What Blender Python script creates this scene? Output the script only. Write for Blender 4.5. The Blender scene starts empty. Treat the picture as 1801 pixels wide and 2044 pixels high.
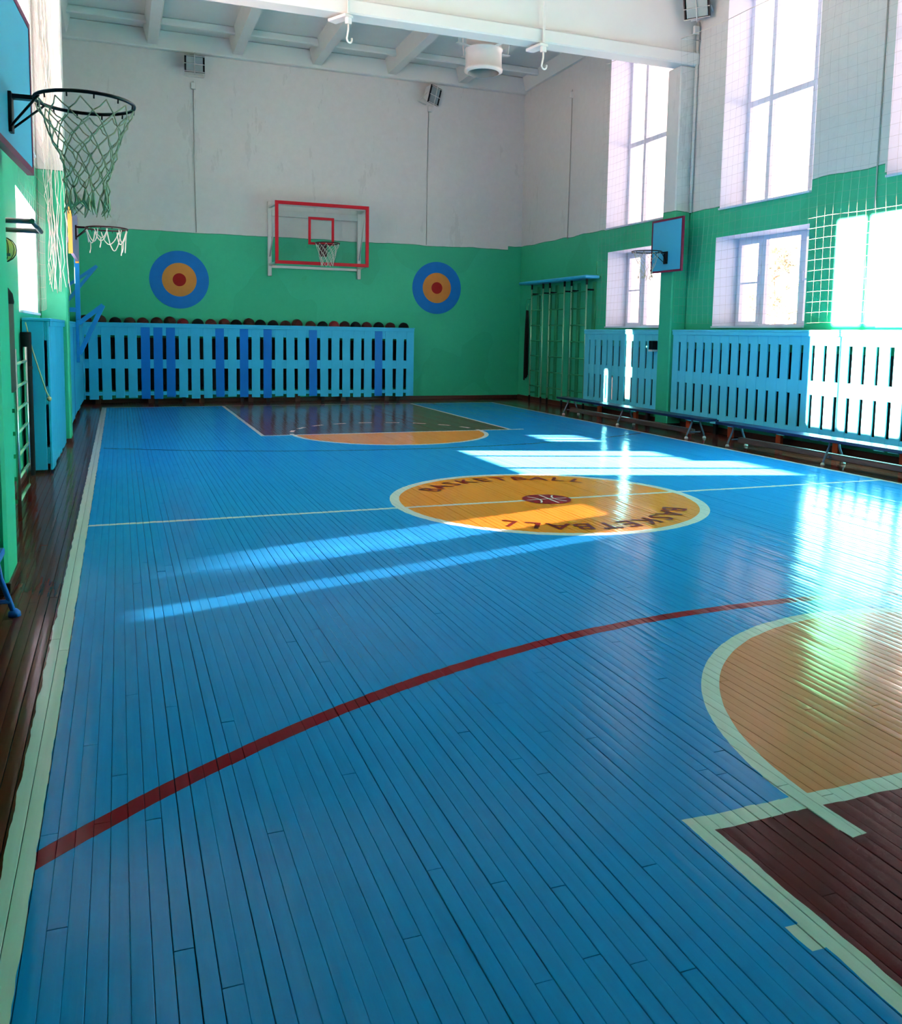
import bpy, bmesh, math, random
from mathutils import Vector, Matrix
random.seed(7)
PI = math.pi
S = bpy.context.scene
COL = S.collection
V = Vector

# ------------------------------------------------------------------ camera
FPX = 1736.3
CAM = V((0.0, 0.0, 1.4))
RM = Matrix(((0.93484674, 0.02071994, -0.35444642),
             (-0.35466753, 0.10091295, -0.92953081),
             (0.01650842, 0.99467948, 0.10168683)))
cd = bpy.data.cameras.new('camera')
cam = bpy.data.objects.new('camera', cd)
COL.objects.link(cam)
cam.matrix_world = Matrix.Translation(CAM) @ RM.to_4x4()
cd.sensor_fit = 'AUTO'
cd.sensor_width = 36.0
cd.lens = 36.0 * FPX / 2044.0
cd.shift_y = -(1022.0 - 843.5) / 2044.0
cd.clip_start = 0.05
cd.clip_end = 500
S.camera = cam

# ------------------------------------------------------------------ world, sun, exposure
W = bpy.data.worlds.new('world')
S.world = W
W.use_nodes = True
bg = W.node_tree.nodes['Background']
bg.inputs['Color'].default_value = (1.0, 0.745, 0.74, 1)
bg.inputs['Strength'].default_value = 2.1
SUND = V((1.0, -0.2755, -0.335)).normalized()
sl = bpy.data.lights.new('sun', 'SUN')
sl.energy = 240.0
sl.angle = math.radians(0.5)
sl.color = (1.0, 0.63, 0.50)
so = bpy.data.objects.new('sun', sl)
COL.objects.link(so)
so.rotation_euler = SUND.to_track_quat('-Z', 'Y').to_euler()
# added spots outside, standing in for sun reflected off the right window panes
for nm, yy, zz, ang, pw in (('added_glint', 7.5, 2.12, 1.55, 460000.0), ('added_glint', 6.8, 2.4, 1.8, 360000.0)):
    gl = bpy.data.lights.new(nm, 'SPOT')
    gl.energy = pw
    gl.color = (1.0, 0.80, 0.72)
    gl.spot_size = math.radians(ang)
    gl.spot_blend = 0.35
    gl.shadow_soft_size = 0.12
    go = bpy.data.objects.new(nm, gl)
    COL.objects.link(go)
    gd = V((-1.0, -0.2755, -0.335)).normalized()
    go.location = V((8.7, yy, zz)) - gd * 38.0
    go.rotation_euler = gd.to_track_quat('-Z', 'Y').to_euler()

S.view_settings.view_transform = 'Standard'
S.view_settings.look = 'None'
S.view_settings.gamma = 1.0
S.view_settings.use_curve_mapping = False
S.view_settings.exposure = 0.47
S.cycles.use_denoising = True
S.cycles.max_bounces = 7
S.cycles.diffuse_bounces = 4
S.cycles.glossy_bounces = 3
S.cycles.adaptive_threshold = 0.05
S.cycles.transparent_max_bounces = 12
S.cycles.caustics_reflective = False
S.cycles.caustics_refractive = False
S.cycles.sample_clamp_indirect = 8.0

# ------------------------------------------------------------------ materials
def lin(c):
    return tuple(((x / 255.0) / 12.92 if x <= 10 else ((x / 255.0 + 0.055) / 1.055) ** 2.4) for x in c)

class NT:
    def __init__(self, m):
        self.t = m.node_tree
    def n(self, kind, **kw):
        x = self.t.nodes.new(kind)
        for k, v in kw.items():
            setattr(x, k, v)
        return x
    def put(self, sock, v):
        if isinstance(v, bpy.types.NodeSocket):
            self.t.links.new(v, sock)
        else:
            sock.default_value = v
    def m(self, op, a, b=0.0, c=None):
        x = self.n('ShaderNodeMath', operation=op)
        self.put(x.inputs[0], a)
        self.put(x.inputs[1], b)
        if c is not None:
            self.put(x.inputs[2], c)
        return x.outputs[0]
    def mix(self, f, a, b):
        x = self.n('ShaderNodeMix', data_type='RGBA')
        self.put(x.inputs[0], f)
        self.put(x.inputs[6], a if isinstance(a, bpy.types.NodeSocket) else tuple(a) + (1,))
        self.put(x.inputs[7], b if isinstance(b, bpy.types.NodeSocket) else tuple(b) + (1,))
        return x.outputs[2]
    def pos(self):
        g = self.n('ShaderNodeNewGeometry')
        s = self.n('ShaderNodeSeparateXYZ')
        self.t.links.new(g.outputs['Position'], s.inputs[0])
        return g.outputs['Position'], s.outputs[0], s.outputs[1], s.outputs[2]
    def noise(self, vec, scale, detail=3, rough=0.5, stretch=None):
        if stretch:
            mp = self.n('ShaderNodeMapping')
            mp.inputs['Scale'].default_value = stretch
            self.t.links.new(vec, mp.inputs[0])
            vec = mp.outputs[0]
        x = self.n('ShaderNodeTexNoise')
        x.inputs['Scale'].default_value = scale
        x.inputs['Detail'].default_value = detail
        x.inputs['Roughness'].default_value = rough
        self.t.links.new(vec, x.inputs['Vector'])
        return x.outputs[0]
    def AND(self, *a):
        r = a[0]
        for b in a[1:]:
            r = self.m('MULTIPLY', r, b)
        return r
    def inr(self, x, a, b):
        return self.m('MULTIPLY', self.m('GREATER_THAN', x, a), self.m('LESS_THAN', x, b))
    def bump(self, h, strength, dist, sh):
        x = self.n('ShaderNodeBump')
        x.inputs['Strength'].default_value = strength
        x.inputs['Distance'].default_value = dist
        self.t.links.new(h, x.inputs['Height'])
        self.t.links.new(x.outputs[0], sh.inputs['Normal'])

def newmat(name):
    m = bpy.data.materials.new(name)
    m.use_nodes = True
    return m, NT(m), m.node_tree.nodes['Principled BSDF']

def mat(name, c, rough=0.5, metal=0.0, var=0.12, scale=6.0, bump=0.0, spec=0.25):
    m, t, b = newmat(name)
    p, x, y, z = t.pos()
    c = lin(c)
    nz = t.noise(p, scale, 4, 0.6)
    lo = tuple(k * (1 - var) for k in c)
    hi = tuple(min(1, k * (1 + var)) for k in c)
    t.put(b.inputs['Base Color'], t.mix(nz, lo, hi))
    b.inputs['Roughness'].default_value = rough
    b.inputs['Metallic'].default_value = metal
    b.inputs['Specular IOR Level'].default_value = spec
    if bump:
        t.bump(t.noise(p, scale * 6, 3), bump, 0.01, b)
    return m

M = {}
M['white_frame'] = mat('white_window_paint', (214, 222, 238), 0.35, var=0.04)
M['white_metal'] = mat('white_painted_metal', (214, 214, 210), 0.4, var=0.06)
M['ceiling_white'] = mat('ceiling_whitewash', (214, 220, 216), 0.9, var=0.07, scale=2.0)
M['beam_white'] = mat('beam_whitewash', (226, 226, 222), 0.9, var=0.05, scale=2.0)
M['cyan'] = mat('light_blue_slat_paint', (54, 180, 228), 0.35, var=0.10, scale=3.0, bump=0.05)
M['aqua_lit'] = mat('lit_turquoise_slat_paint', (92, 204, 226), 0.35, var=0.08, scale=3.0, bump=0.05)  # slat paint lightened to carry the brighter light on the right wall
M['blue'] = mat('dark_blue_slat_paint', (8, 112, 206), 0.35, var=0.10, scale=3.0, bump=0.05)
M['bracket_blue'] = mat('mid_blue_steel_paint', (26, 126, 196), 0.35)
M['teal_board'] = mat('blue_board_paint', (62, 168, 205), 0.4, var=0.05)
M['red'] = mat('red_paint', (190, 4, 34), 0.4, var=0.1)
M['crimson'] = mat('dark_red_paint', (118, 22, 62), 0.4, var=0.1)
M['maroon_metal'] = mat('maroon_metal', (70, 20, 30), 0.35, 0.2)
M['black_metal'] = mat('black_metal', (28, 28, 34), 0.35, 0.5)
M['cable'] = mat('painted_cable', (168, 168, 162), 0.6)
M['steel'] = mat('dull_steel', (120, 122, 118), 0.35, 0.8)
M['chrome'] = mat('worn_chrome', (190, 195, 190), 0.2, 0.9)
M['green_metal'] = mat('green_painted_pipe', (60, 150, 105), 0.22, 0.1, var=0.15)
M['green_pale'] = mat('worn_green_pipe', (150, 200, 165), 0.2, 0.35, var=0.15)
M['rope_white'] = mat('white_cord', (215, 215, 205), 0.8, var=0.1)
M['rope_grey'] = mat('grey_beige_rope', (198, 188, 164), 0.9, var=0.15)
M['rope_yellow'] = mat('yellowed_rope', (196, 190, 150), 0.9, var=0.15)
M['net_thread'] = mat('pale_net_thread', (150, 155, 152), 0.8, var=0.1)
M['dark_rope'] = mat('dark_rubber', (32, 26, 26), 0.7)
M['bench_top'] = mat('dark_blue_bench_paint', (20, 32, 68), 0.3, var=0.15)
M['bench_blue'] = mat('bright_blue_paint', (28, 100, 190), 0.35)
M['bench_leg'] = mat('grey_blue_leg_paint', (90, 110, 125), 0.4, 0.3)
M['beam_wood'] = mat('brown_bench_beam', (86, 70, 62), 0.4, var=0.15)
M['orange_red'] = mat('orange_primer', (188, 74, 40), 0.5, var=0.15)
M['brown'] = mat('brown_skirting_paint', (74, 36, 26), 0.4, var=0.2)
M['dark'] = mat('dark_void', (18, 20, 24), 0.9)
M['under'] = mat('dirt_in_seams', (6, 34, 66), 0.8)
M['orange_edge'] = mat('orange_board_edge', (222, 150, 70), 0.5)
M['grey_violet'] = mat('grey_violet_board', (120, 118, 150), 0.5)
M['bag'] = mat('dark_olive_leather', (74, 70, 60), 0.6)
M['rad'] = mat('radiator_grey', (120, 125, 125), 0.5)
M['snow'] = mat('snow', (235, 238, 245), 0.9, var=0.03, scale=0.4)
M['pine'] = mat('pine_needles', (140, 144, 128), 0.9, var=0.15)
M['bark'] = mat('pine_bark', (160, 138, 122), 0.9)
M['lamp_glass'] = mat('floodlight_glass', (150, 165, 168), 0.15, 0.1)
M['bull'] = mat('dark_red_bullseye', (150, 6, 6), 0.6)
M['target_orange'] = mat('orange_target_paint', (204, 130, 58), 0.6)
M['target_blue'] = mat('blue_target_paint', (2, 108, 186), 0.6)
M['letter'] = mat('dark_red_floor_lettering', (104, 22, 10), 0.45, spec=0.05)
M['emblem_white'] = mat('white_floor_paint', (215, 210, 205), 0.3, spec=0.05)
M['emblem_red'] = mat('maroon_floor_paint', (130, 10, 30), 0.3, spec=0.05)

def glass_mat(name, tint, ior=1.45, rough=0.0):
    m = bpy.data.materials.new(name)
    m.use_nodes = True
    t = m.node_tree
    t.nodes.clear()
    o = t.nodes.new('ShaderNodeOutputMaterial')
    mx = t.nodes.new('ShaderNodeMixShader')
    tr = t.nodes.new('ShaderNodeBsdfTransparent')
    gl = t.nodes.new('ShaderNodeBsdfGlossy')
    lw = t.nodes.new('ShaderNodeLayerWeight')
    lw.inputs['Blend'].default_value = 0.5
    pw = t.nodes.new('ShaderNodeMath')
    pw.operation = 'POWER'
    pw.inputs[1].default_value = 5.0
    t.links.new(lw.outputs['Facing'], pw.inputs[0])
    fr = t.nodes.new('ShaderNodeMath')
    fr.operation = 'MULTIPLY_ADD'
    fr.inputs[1].default_value = 0.95
    fr.inputs[2].default_value = 0.04
    t.links.new(pw.outputs[0], fr.inputs[0])
    tr.inputs[0].default_value = tint
    gl.inputs['Roughness'].default_value = rough
    t.links.new(fr.outputs[0], mx.inputs[0])
    t.links.new(tr.outputs[0], mx.inputs[1])
    t.links.new(gl.outputs[0], mx.inputs[2])
    t.links.new(mx.outputs[0], o.inputs[0])
    return m
M['glass'] = glass_mat('window_glass', (0.96, 0.97, 0.97, 1))
M['acrylic'] = glass_mat('clear_backboard_glass', (0.97, 0.98, 0.98, 1))

# wall paint: green dado below, whitewash above, with a wavy hand-painted edge and cracks
def wall_mat():
    m, t, b = newmat('green_and_white_wall_paint')
    p, x, y, z = t.pos()
    n1 = t.noise(p, 1.2, 3)
    n2 = t.noise(p, 9.0, 4, 0.65)
    n3 = t.noise(p, 0.6, 2)
    edge = t.m('ADD', 3.235, t.m('MULTIPLY', t.m('SUBTRACT', n1, 0.5), 0.10))
    edge = t.m('ADD', edge, t.m('MULTIPLY', t.m('GREATER_THAN', x, 7.93), 0.08))
    step = t.AND(t.m('GREATER_THAN', x, 8.1), t.inr(y, 7.8, 8.95))
    edge = t.m('ADD', edge, t.m('MULTIPLY', step, 0.10))
    low = t.m('LESS_THAN', z, edge)
    g = t.mix(n2, lin((48, 172, 132)), lin((58, 184, 142)))
    g = t.mix(t.m('MULTIPLY', t.m('GREATER_THAN', n3, 0.56), 0.25), g, lin((40, 152, 112)))
    w = t.mix(n2, lin((208, 208, 204)), lin((222, 222, 219)))
    w = t.mix(t.m('MULTIPLY', t.m('GREATER_THAN', t.noise(p, 2.0, 5, 0.7, (1, 1, 0.25)), 0.6), 0.3), w, lin((186, 186, 182)))
    line = t.AND(t.m('GREATER_THAN', z, t.m('SUBTRACT', edge, 0.012)), t.m('LESS_THAN', z, edge))
    c = t.mix(low, w, g)
    c = t.mix(t.m('MULTIPLY', line, 0.6), c, lin((40, 90, 70)))
    t.put(b.inputs['Base Color'], c)
    b.inputs['Specular IOR Level'].default_value = 0.25
    t.put(b.inputs['Roughness'], t.m('SUBTRACT', 0.85, t.m('MULTIPLY', low, 0.4)))
    t.bump(t.noise(p, 30.0, 4), 0.12, 0.01, b)
    return m
M['wall'] = wall_mat()
M['reveal'] = mat('white_window_reveal', (214, 222, 238), 0.7, var=0.04)

# court paint: read off the floor plan in metres
def court_mat():
    m, t, b = newmat('painted_court_boards')
    p, x0, y0, z = t.pos()
    wob = t.noise(p, 7.0, 2)
    d = t.m('MULTIPLY', t.m('SUBTRACT', wob, 0.5), 0.02)
    x = t.m('ADD', x0, d)
    y = t.m('ADD', y0, d)
    def rect(a, b_, c, e):
        return t.AND(t.inr(x, a, b_), t.inr(y, c, e))
    def rad(cx, cy):
        dx = t.m('SUBTRACT', x, cx)
        dy = t.m('SUBTRACT', y, cy)
        return t.m('SQRT', t.m('ADD', t.m('MULTIPLY', dx, dx), t.m('MULTIPLY', dy, dy)))
    grain = t.noise(p, 3.0, 5, 0.65, (14, 0.8, 1))
    big = t.noise(p, 0.9, 3)
    brown = t.mix(grain, lin((54, 18, 10)), lin((96, 38, 22)))
    blue = t.mix(grain, lin((3, 114, 186)), lin((6, 146, 214)))
    blue = t.mix(t.m('MULTIPLY', big, 0.35), blue, lin((3, 104, 178)))
    sheen_streaks = t.AND(t.inr(x, -0.25, 0.45), t.m('GREATER_THAN', t.noise(p, 2.2, 4, 0.6, (9, 1, 1)), 0.56))  # pale streaks: left window sheen put into the blue
    blue = t.mix(t.m('MULTIPLY', sheen_streaks, 0.03), blue, lin((110, 160, 180)))
    white = t.mix(grain, lin((188, 190, 186)), lin((212, 212, 210)))
    orange = t.mix(grain, lin((208, 116, 12)), lin((222, 132, 22)))
    laneN = t.mix(grain, lin((72, 12, 14)), lin((92, 20, 22)))
    laneF = t.mix(grain, lin((74, 34, 26)), lin((94, 46, 32)))
    c = brown
    c = t.mix(rect(-0.30, 7.2, -3.25, 16.5), c, blue)
    # side and end lines
    side = t.m('ADD', rect(-0.315, -0.235, -3.3, 16.5), rect(7.155, 7.205, -3.3, 16.5))
    side = t.m('ADD', side, t.m('ADD', rect(-0.3, 7.2, 16.46, 16.5), rect(-0.3, 7.2, -3.3, -3.25)))
    side = t.m('MINIMUM', side, 1.0)
    # far key
    rF = rad(3.54, 11.69)
    rN = rad(3.35, 1.95)
    rC = rad(3.40, 6.58)
    c = t.mix(rect(1.76, 5.40, 11.69, 16.5), c, laneF)
    c = t.mix(rect(1.54, 5.30, -3.25, 1.97), c, laneN)
    c = t.mix(t.AND(t.m('LESS_THAN', rF, 1.36), t.m('LESS_THAN', y, 11.69)), c, orange)
    c = t.mix(t.AND(t.m('LESS_THAN', rN, 1.42), t.m('GREATER_THAN', y, 1.97)), c, reflection_orange(t, grain))
    # arcs
    aN = t.AND(t.inr(rad(3.11, -1.58), 5.165, 5.235), t.inr(x, -0.25, 7.1), t.m('GREATER_THAN', y, 0))
    c = t.mix(aN, c, t.mix(grain, lin((116, 2, 20)), lin((136, 6, 28))))
    aF = t.AND(t.inr(rad(3.49, 17.8), 7.83, 7.875), t.inr(x, -0.2, 7.1), t.m('LESS_THAN', y, 14))
    c = t.mix(t.m('MULTIPLY', aF, 0.85), c, lin((14, 44, 84)))
    c = t.mix(t.m('LESS_THAN', rC, 1.27), c, orange)
    # white lines
    wl = side
    def add(a):
        nonlocal wl
        wl = t.m('MAXIMUM', wl, a)
    add(rect(1.74, 1.79, 11.66, 16.5))
    add(rect(5.38, 5.43, 11.66, 16.5))
    add(rect(1.74, 5.62, 11.66, 11.72))
    add(t.AND(t.inr(rF, 1.33, 1.39), t.m('LESS_THAN', y, 11.72)))
    ang = t.m('ARCTAN2', t.m('SUBTRACT', y, 11.69), t.m('SUBTRACT', x, 3.54))
    dash = t.m('LESS_THAN', t.m('FRACT', t.m('ADD', t.m('MULTIPLY', ang, 3.2), 0.25)), 0.5)
    add(t.AND(t.inr(rF, 1.34, 1.40), t.m('GREATER_THAN', y, 11.72), dash))
    add(t.inr(rC, 1.265, 1.345))
    add(rect(-0.25, 7.2, 6.555, 6.605))
    add(rect(1.50, 1.565, -3.25, 2.0))
    add(rect(5.26, 5.33, -3.25, 2.0))
    add(rect(1.50, 5.33, 1.93, 2.0))
    add(rect(1.46, 1.52, 1.44, 1.53))
    add(t.AND(t.inr(rN, 1.385, 1.455), t.m('GREATER_THAN', y, 1.95)))
    angN = t.m('ARCTAN2', t.m('SUBTRACT', 1.95, y), t.m('SUBTRACT', x, 3.35))
    dashN = t.m('GREATER_THAN', t.m('FRACT', t.m('MULTIPLY', angN, 3.5)), 0.55)
    add(t.AND(t.inr(rN, 1.39, 1.45), t.m('LESS_THAN', y, 1.95), dashN))
    c = t.mix(wl, c, white)
    t.put(b.inputs['Base Color'], c)
    rr = t.m('ADD', 0.08, t.m('MULTIPLY', t.noise(p, 5.0, 4, 0.6, (6, 0.6, 1)), 0.10))
    t.put(b.inputs['Roughness'], rr)
    b.inputs['Specular IOR Level'].default_value = 0.045
    b.inputs['Sheen Weight'].default_value = 0.022
    b.inputs['Sheen Roughness'].default_value = 0.45
    t.bump(t.noise(p, 4.0, 3, 0.55, (10, 1.2, 1)), 0.12, 0.004, b)
    return m
def reflection_orange(t, grain):
    return t.mix(grain, lin((190, 112, 74)), lin((206, 130, 90)))  # near circle orange, pinkened for the reflected window light
M['court'] = court_mat()

# ------------------------------------------------------------------ mesh helpers
class MB:
    def __init__(self):
        self.v = []
        self.f = []
        self.mi = []
        self.sm = []
    def add(self, vs, fs, mi=0, smooth=False):
        o = len(self.v)
        self.v += [tuple(q) for q in vs]
        for q in fs:
            self.f.append(tuple(i + o for i in q))
            self.mi.append(mi)
            self.sm.append(smooth)
        return self
    def box(self, a, b, mi=0, bev=0.0):
        x0, y0, z0 = (min(a[i], b[i]) for i in range(3))
        x1, y1, z1 = (max(a[i], b[i]) for i in range(3))
        if bev > 0:
            bm = bmesh.new()
            bmesh.ops.create_cube(bm, size=1.0)
            for q in bm.verts:
                q.co = V(((x0 + x1) / 2 + q.co.x * (x1 - x0), (y0 + y1) / 2 + q.co.y * (y1 - y0), (z0 + z1) / 2 + q.co.z * (z1 - z0)))
            bmesh.ops.bevel(bm, geom=bm.edges[:], offset=bev, segments=1, affect='EDGES')
            bm.verts.index_update()
            self.add([q.co for q in bm.verts], [[q.index for q in f.verts] for f in bm.faces], mi)
            bm.free()
            return self
        vs = [(x, y, z) for z in (z0, z1) for y in (y0, y1) for x in (x0, x1)]
        return self.add(vs, [(0, 2, 3, 1), (4, 5, 7, 6), (0, 1, 5, 4), (2, 6, 7, 3), (0, 4, 6, 2), (1, 3, 7, 5)], mi)
    def bar(self, a, b, w, h, up=(0, 0, 1), mi=0):
        a, b = V(a), V(b)
        d = (b - a).normalized()
        u = V(up)
        s = d.cross(u)
        if s.length < 1e-4:
            s = d.cross(V((1, 0, 0)))
        s.normalize()
        u = s.cross(d)
        vs = []
        for q in (a, b):
            for i, j in ((-1, -1), (1, -1), (1, 1), (-1, 1)):
                vs.append(q + s * (i * w / 2) + u * (j * h / 2))
        return self.add(vs, [(3, 2, 1, 0), (4, 5, 6, 7), (0, 1, 5, 4), (1, 2, 6, 5), (2, 3, 7, 6), (3, 0, 4, 7)], mi)
    def tube(self, pts, r, n=8, closed=False, mi=0, caps=True, smooth=True):
        pts = [V(q) for q in pts]
        k = len(pts)
        rs = r if isinstance(r, (list, tuple)) else [r] * k
        prev = None
        rings = []
        for i, q in enumerate(pts):
            if closed:
                d = pts[(i + 1) % k] - pts[i - 1]
            else:
                d = pts[min(i + 1, k - 1)] - pts[max(i - 1, 0)]
            if d.length < 1e-9:
                d = V((0, 0, 1))
            d.normalize()
            if prev is None:
                a = V((0, 0, 1)) if abs(d.z) < 0.9 else V((1, 0, 0))
                s = d.cross(a).normalized()
            else:
                s = prev - d * prev.dot(d)
                if s.length < 1e-6:
                    s = d.cross(V((0.3, 0.5, 0.8)))
                s.normalize()
            prev = s
            u = d.cross(s)
            rings.append([q + (s * math.cos(2 * PI * j / n) + u * math.sin(2 * PI * j / n)) * rs[i] for j in range(n)])
        vs = [w for rg in rings for w in rg]
        fs = []
        for i in range(k if closed else k - 1):
            a, b = i * n, ((i + 1) % k) * n
            for j in range(n):
                j2 = (j + 1) % n
                fs.append((a + j, a + j2, b + j2, b + j))
        self.add(vs, fs, mi, smooth)
        if caps and not closed:
            o = len(self.v) - k * n
            self.f.append(tuple(o + j for j in reversed(range(n)))); self.mi.append(mi); self.sm.append(False)
            self.f.append(tuple(o + (k - 1) * n + j for j in range(n))); self.mi.append(mi); self.sm.append(False)
        return self
    def lathe(self, prof, c=(0, 0, 0), n=24, mi=0, smooth=True, axis='z'):
        vs = []
        for (r, h) in prof:
            for j in range(n):
                a = 2 * PI * j / n
                q = (r * math.cos(a), r * math.sin(a), h)
                if axis == 'y':
                    q = (q[0], h, q[1])
                vs.append((c[0] + q[0], c[1] + q[1], c[2] + q[2]))
        fs = []
        for i in range(len(prof) - 1):
            for j in range(n):
                j2 = (j + 1) % n
                fs.append((i * n + j, i * n + j2, (i + 1) * n + j2, (i + 1) * n + j))
        return self.add(vs, fs, mi, smooth)
    def sphere(self, c, r, n=16, k=10, mi=0, sq=1.0):
        pr = [(max(1e-4, r * math.sin(PI * i / k)), -r * sq * math.cos(PI * i / k)) for i in range(k + 1)]
        return self.lathe(pr, c, n, mi)
    def frame(self, w, h, t, d, c=(0, 0, 0), mi=0):   # rectangular ring in the XZ plane
        x, y, z = c
        self.box((x - w / 2, y - d / 2, z + h / 2 - t), (x + w / 2, y + d / 2, z + h / 2), mi)
        self.box((x - w / 2, y - d / 2, z - h / 2), (x + w / 2, y + d / 2, z - h / 2 + t), mi)
        self.box((x - w / 2, y - d / 2, z - h / 2 + t), (x - w / 2 + t, y + d / 2, z + h / 2 - t), mi)
        self.box((x + w / 2 - t, y - d / 2, z - h / 2 + t), (x + w / 2, y + d / 2, z + h / 2 - t), mi)
        return self
    def mesh(self, name, mats):
        me = bpy.data.meshes.new(name)
        me.from_pydata(self.v, [], self.f)
        for q in (mats if isinstance(mats, (list, tuple)) else [mats]):
            me.materials.append(q)
        me.polygons.foreach_set('material_index', self.mi)
        me.polygons.foreach_set('use_smooth', self.sm)
        me.update()
        return me

def link(name, me, parent=None, loc=(0, 0, 0)):
    o = bpy.data.objects.new(name, me)
    COL.objects.link(o)
    o.location = loc
    if parent is not None:
        o.parent = parent
    return o
def obj(name, mb, mats, parent=None, loc=(0, 0, 0), label=None):
    if isinstance(mats, str):
        mats = M[mats]
    o = link(name, mb.mesh(name, mats), parent, loc)
    if label:
        o['label'] = label
    return o
def struct(name, mb=None, mats=None, label=None):
    o = obj(name, mb, mats) if mb else link(name, None)
    o['kind'] = 'structure'
    if label:
        o['label'] = label
    return o
def thing(name, label, cat, loc=(0, 0, 0), rz=0.0, group=None):
    o = link(name, None, None, loc)
    o.rotation_euler = (0, 0, rz)
    o.empty_display_size = 0.1
    return tag(o, label, cat, group)
def tag(o, label, cat, group=None):
    o['label'] = label
    o['category'] = cat
    if group:
        o['group'] = group
    return o
def px(pt):
    q = RM.transposed() @ (V(pt) - CAM)
    if q.z > -0.05:
        return None
    return (900.5 + FPX * q.x / -q.z, 843.5 - FPX * q.y / -q.z)

# ------------------------------------------------------------------ room dimensions (metres)
LX, RX, FY, NY, CZ = -0.87, 8.25, 17.5, -4.6, 6.84
PLX, PRX = -0.57, 7.97           # room faces of the left and right pilasters
WT = 0.62

# ------------------------------------------------------------------ floor: narrow painted boards
floor = struct('floor', MB().box((LX - 0.3, NY, -0.16), (RX + 0.3, FY, -0.024)), 'under', 'wooden sports hall floor of narrow painted boards')
BW = 0.0455
prof = [(-0.5, -0.5), (-0.5, -0.06), (-0.47, -0.012), (-0.16, 0.0), (0.16, 0.0), (0.47, -0.012), (0.5, -0.06), (0.5, -0.5)]
def plank_geo():
    vs = [(a, -0.5, b) for a, b in prof] + [(a, 0.5, b) for a, b in prof]
    k = len(prof)
    fs = [(i, i + k, i + k + 1, i + 1)[::-1] for i in range(k - 1)]
    fs += [tuple(range(k)), tuple(reversed(range(k, 2 * k)))]
    return vs, fs
pvs, pfs = plank_geo()
pme = bpy.data.meshes.new('plank')
pme.from_pydata(pvs, [], pfs)
pme.materials.append(M['court'])
pme.update()
planks = []
rp = random.Random(11)
ncol = int((RX - LX) / BW)
for i in range(ncol + 1):
    cx = LX + (i + 0.5) * BW
    gap = rp.choice((0.0002, 0.0003, 0.0003, 0.0004, 0.0006, 0.001, 0.0016, 0.0026, 0.0036))
    y = NY - rp.uniform(0, 2.5)
    dz = rp.uniform(-0.0006, 0.0006)
    while y < FY:
        L = rp.uniform(2.2, 4.6)
        a, b_ = max(NY, y), min(FY, y + L)
        if b_ - a > 0.05:
            planks.append((cx, (a + b_) / 2, BW - gap, b_ - a - 0.003, dz + rp.uniform(-0.0005, 0.0005), rp.gauss(0, 0.010), rp.gauss(0, 0.00012)))
        y += L
def plank_area(q):
    cx, cy, w, L = q[:4]
    s = 0.0
    n = max(2, int(L / 0.25))
    for k in range(n):
        yy = cy - L / 2 + L * (k + 0.5) / n
        u = px((cx, yy, 0))
        if u and -20 < u[0] < 1821 and u[1] < 2064:
            dist = (V((cx, yy, 0)) - CAM).length
            s += (L / n) * w * (1.4 / dist) / (dist * dist)
    return s
order = sorted(range(len(planks)), key=lambda i: -plank_area(planks[i]))
mine = set(order[:300])
rest = MB()
TH = 0.022
for i, q in enumerate(planks):
    cx, cy, w, L, dz, rx_, rl = q
    if i in mine:
        o = link('plank', pme, floor, (cx, cy, dz))
        o.scale = (w, L, TH)
        o.rotation_euler = (rl, rx_, 0)
    else:
        sn = math.sin(rx_)
        vs = [(cx + a * w, cy + b * L, dz + c * TH - a * w * sn) for a, b, c in pvs]
        rest.add(vs, pfs)
o = obj('plank_field', rest, 'court', floor)
o['kind'] = 'stuff'

# lettering and ball emblem painted on the centre circle
CC = (3.40, 6.58)
def word(txt, r, a0, a1, flip):
    vs_, fs_ = [], []
    n = len(txt)
    for i, ch in enumerate(txt):
        a = a0 + (a1 - a0) * (i + 0.5) / n
        cu = bpy.data.curves.new('t', 'FONT')
        cu.body = ch
        cu.size = 0.28
        cu.offset = 0.003
        cu.align_x = 'CENTER'
        cu.resolution_u = 2
        to = bpy.data.objects.new('t', cu)
        COL.objects.link(to)
        dg = bpy.context.evaluated_depsgraph_get()
        me = to.evaluated_get(dg).to_mesh()
        ca, sa = math.cos(a), math.sin(a)
        base = len(vs_)
        for v in me.vertices:
            lx, ly = v.co.x, v.co.y
            rr = r + (ly if not flip else ly)
            # local x runs along the tangent, local y points outward
            tx, ty = (sa, -ca)
            vs_.append((CC[0] + ca * rr + tx * lx, CC[1] + sa * rr + ty * lx, 0.0030))
        for p_ in me.polygons:
            fs_.append(tuple(base + k for k in p_.vertices))
        to.to_mesh_clear() if hasattr(to, 'to_mesh_clear') else None
        bpy.data.objects.remove(to)
        bpy.data.curves.remove(cu)
    return MB().add(vs_, fs_)
obj('painted_lettering', word('BASKETBALL', 0.97, math.radians(145), math.radians(42), False), 'letter', floor, label='dark red word painted around the far half of the centre circle')
obj('painted_lettering', word('BASKETBALL', 0.97, math.radians(-35), math.radians(-138), False), 'letter', floor, label='dark red word painted around the near half of the centre circle')
em = obj('ball_emblem', MB().add([(CC[0] + 0.21 * math.cos(2 * PI * k / 40), CC[1] + 0.21 * math.sin(2 * PI * k / 40), 0.0030) for k in range(40)], [tuple(range(40))]), 'emblem_red', floor, label='small maroon basketball emblem painted at the centre spot')
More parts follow.
